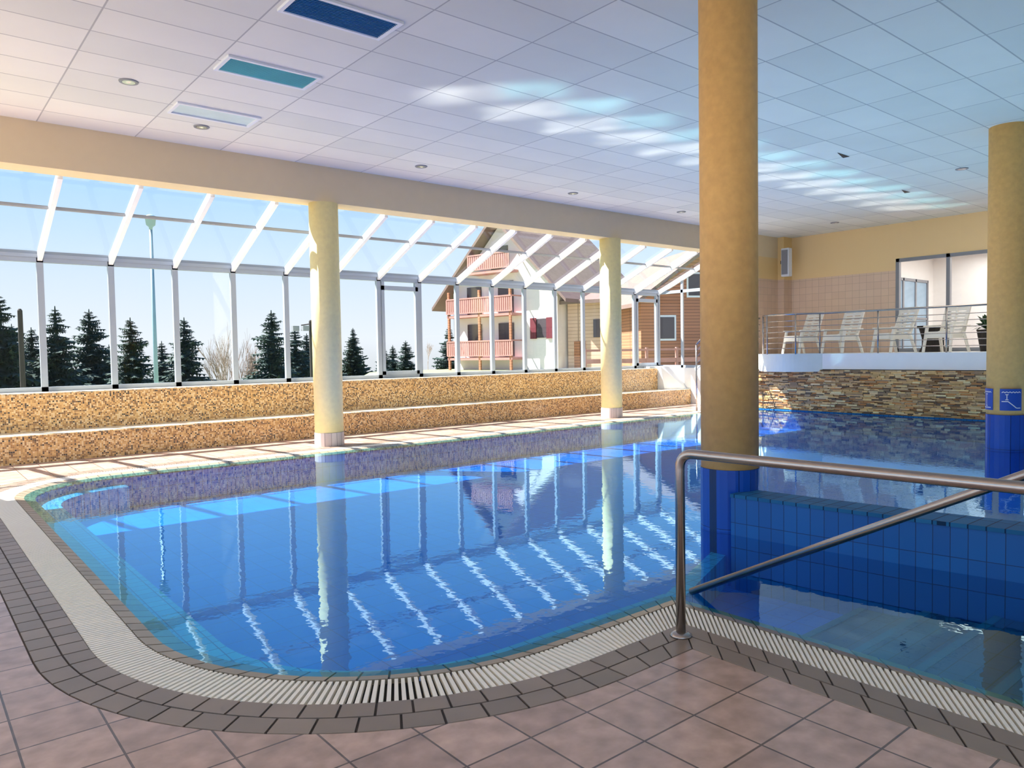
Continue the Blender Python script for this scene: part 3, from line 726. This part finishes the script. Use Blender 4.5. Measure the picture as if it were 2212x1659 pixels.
# timber annex
xf=frame(42.8,3.25,30); O=W(43,4.0)
e=empty('timber_annex',(O.x,O.y,.4)); top(e,'light timber-clad annex with dark eaves beside the chalet','building')
mb=MB(xf); mb.box(0,3.0,0,4.5,g0,4.5); mb.obj('walls',M['chbeige'],e)
mb=MB(xf); mb.hexa([(-.5,-.5,4.3),(3.4,-.5,4.3),(3.4,4.6,5.6),(-.5,4.6,5.6),(-.5,-.5,4.5),(3.4,-.5,4.5),(3.4,4.6,5.8),(-.5,4.6,5.8)]); mb.obj('roof',M['roof'],e)
mb=MB(xf); mb.box(1.6,2.3,-.05,0,2.4,3.4); mb.obj('house_window',M['dglass'],e)
mb=MB(xf); mb.box(.4,1.1,-.05,0,.6,2.2); mb.obj('house_door',M['chwood'],e)
# timber house
xf=frame(38,6.6,-12); O=W(38,10)
e=empty('timber_house',(O.x,O.y,.4)); top(e,'orange-brown timber house with brown pitched roof','building')
mb=MB(xf); 
fr=[(0,0,g0),(6.5,0,g0),(6.5,0,4.3),(3.4,0,6.6),(0,0,4.3)]; bk_=[(a,7,c) for a,b_,c in fr]
mb.add(fr+bk_,[(0,1,2,3,4),(9,8,7,6,5),(0,5,6,1),(1,6,7,2),(4,9,5,0)]); mb.obj('walls',M['chwood'],e)
mb=MB(xf)
for a,b_ in (((-.8,3.75),(3.4,6.75)),((7.3,3.75),(3.4,6.75))):
    mb.hexa([(a[0],-1,a[1]),(b_[0],-1,b_[1]),(b_[0],7.5,b_[1]),(a[0],7.5,a[1]),(a[0],-1,a[1]+.2),(b_[0],-1,b_[1]+.2),(b_[0],7.5,b_[1]+.2),(a[0],7.5,a[1]+.2)])
mb.obj('roof',M['roof'],e)
for x0,z0 in ((.9,2.2),(4.0,2.2),(2.6,4.4)):
    mb=MB(xf); mb.box(x0-.1,x0+1.0,-.04,0,z0-.1,z0+1.2); wf=mb.obj('house_window',M['white'],e)
    mb=MB(xf); mb.box(x0,x0+.9,-.06,0,z0,z0+1.1); mb.obj('pane',M['dglass'],wf)
mb=MB(xf); mb.box(-4,6.5,-3.1,-3.0,1.05,1.25); mb.box(-4,6.5,-3.1,-3.0,1.6,1.7)
for i in range(8): mb.box(-4+i*1.5,-3.9+i*1.5,-3.12,-2.98,g0,1.75)
e2=mb.obj('garden_fence',M['balc']); top(e2,'reddish wooden rail fence in front of the timber house','fence')
# ---------------------------------------------------------------- light
sd=bpy.data.lights.new('sun','SUN'); so=bpy.data.objects.new('sun',sd); COL.objects.link(so)
sdir=Vector((.5,-.56,-1)).normalized(); so.rotation_euler=sdir.to_track_quat('-Z','Y').to_euler(); so.location=(0,20,20)
sd.energy=29; sd.angle=.009; sd.color=(1,.95,.87)
wd=bpy.data.worlds.new('world'); scene.world=wd; wd.use_nodes=True; nt=wd.node_tree; nt.nodes.clear()
o=nt.nodes.new('ShaderNodeOutputWorld'); bg=nt.nodes.new('ShaderNodeBackground'); nt.links.new(bg.outputs[0],o.inputs[0])
tc=nt.nodes.new('ShaderNodeTexCoord'); s=nt.nodes.new('ShaderNodeSeparateXYZ'); nt.links.new(tc.outputs['Generated'],s.inputs[0])
crn=nt.nodes.new('ShaderNodeValToRGB'); el=crn.color_ramp.elements
mr=nt.nodes.new('ShaderNodeMapRange'); mr.inputs[1].default_value=-1; mr.inputs[2].default_value=1; nt.links.new(s.outputs[2],mr.inputs[0]); nt.links.new(mr.outputs[0],crn.inputs[0])
el[0].position=0; el[0].color=(.52,.49,.44,1); el[1].position=1; el[1].color=(.2,.42,.9,1)
for pz,c in ((.495,(.78,.82,.85)),(.51,(.88,.94,1)),(.55,(.72,.86,1)),(.60,(.46,.72,1)),(.72,(.28,.56,.98))):
    q=el.new(pz); q.color=c4(c)
nt.links.new(crn.outputs[0],bg.inputs[0]); bg.inputs[1].default_value=1.65
def area(name,loc,dirv,sx,sy,en,col=(1,1,1),spread=pi,noise=None):
    l=bpy.data.lights.new(name,'AREA'); l.shape='RECTANGLE'; l.size=sx; l.size_y=sy; l.energy=en; l.color=col; l.spread=spread
    if noise:
        l.use_nodes=True; t=l.node_tree; em=[n for n in t.nodes if n.type=='EMISSION'][0]
        g=t.nodes.new('ShaderNodeNewGeometry'); no=t.nodes.new('ShaderNodeTexNoise'); no.inputs['Scale'].default_value=noise; no.inputs['Detail'].default_value=2
        mr=t.nodes.new('ShaderNodeMapRange'); mr.inputs[1].default_value=.42; mr.inputs[2].default_value=.62; mr.inputs[3].default_value=.25; mr.inputs[4].default_value=1.7
        t.links.new(g.outputs['Position'],no.inputs['Vector']); t.links.new(no.outputs[0],mr.inputs[0]); t.links.new(mr.outputs[0],em.inputs['Strength'])
    o=bpy.data.objects.new(name,l); COL.objects.link(o); o.location=loc
    o.rotation_euler=Vector(dirv).to_track_quat('-Z','Y').to_euler(); return o
area('annex_fill',(23,6,4.25),(0,0,-1),3,5,220,(1,.97,.92))  # added lamp to brighten the side room, no fitting behind it
area('terrace_warm_fill',(19,5.5,4.85),(.3,0,-1),1.2,6,60,(1,.88,.74))  # added warm fill for the end wall, stands for no fitting
# sunlight thrown up from the pool surface onto the ceiling, one lamp per glazing bay
for k in range(1,14):
    area('water_glint',(1.98+1.09*k+.5,10.3,.05),(.5,-.56,1),.6,1.5,1.7,(1,.98,.95),math.radians(4),5)
area('water_bounce_fill',(13,4.5,.04),(0,0,1),12,8,140,(.5,.88,1),math.radians(110))  # added upward fill, standing in for bluish light bounced off the sunlit pool
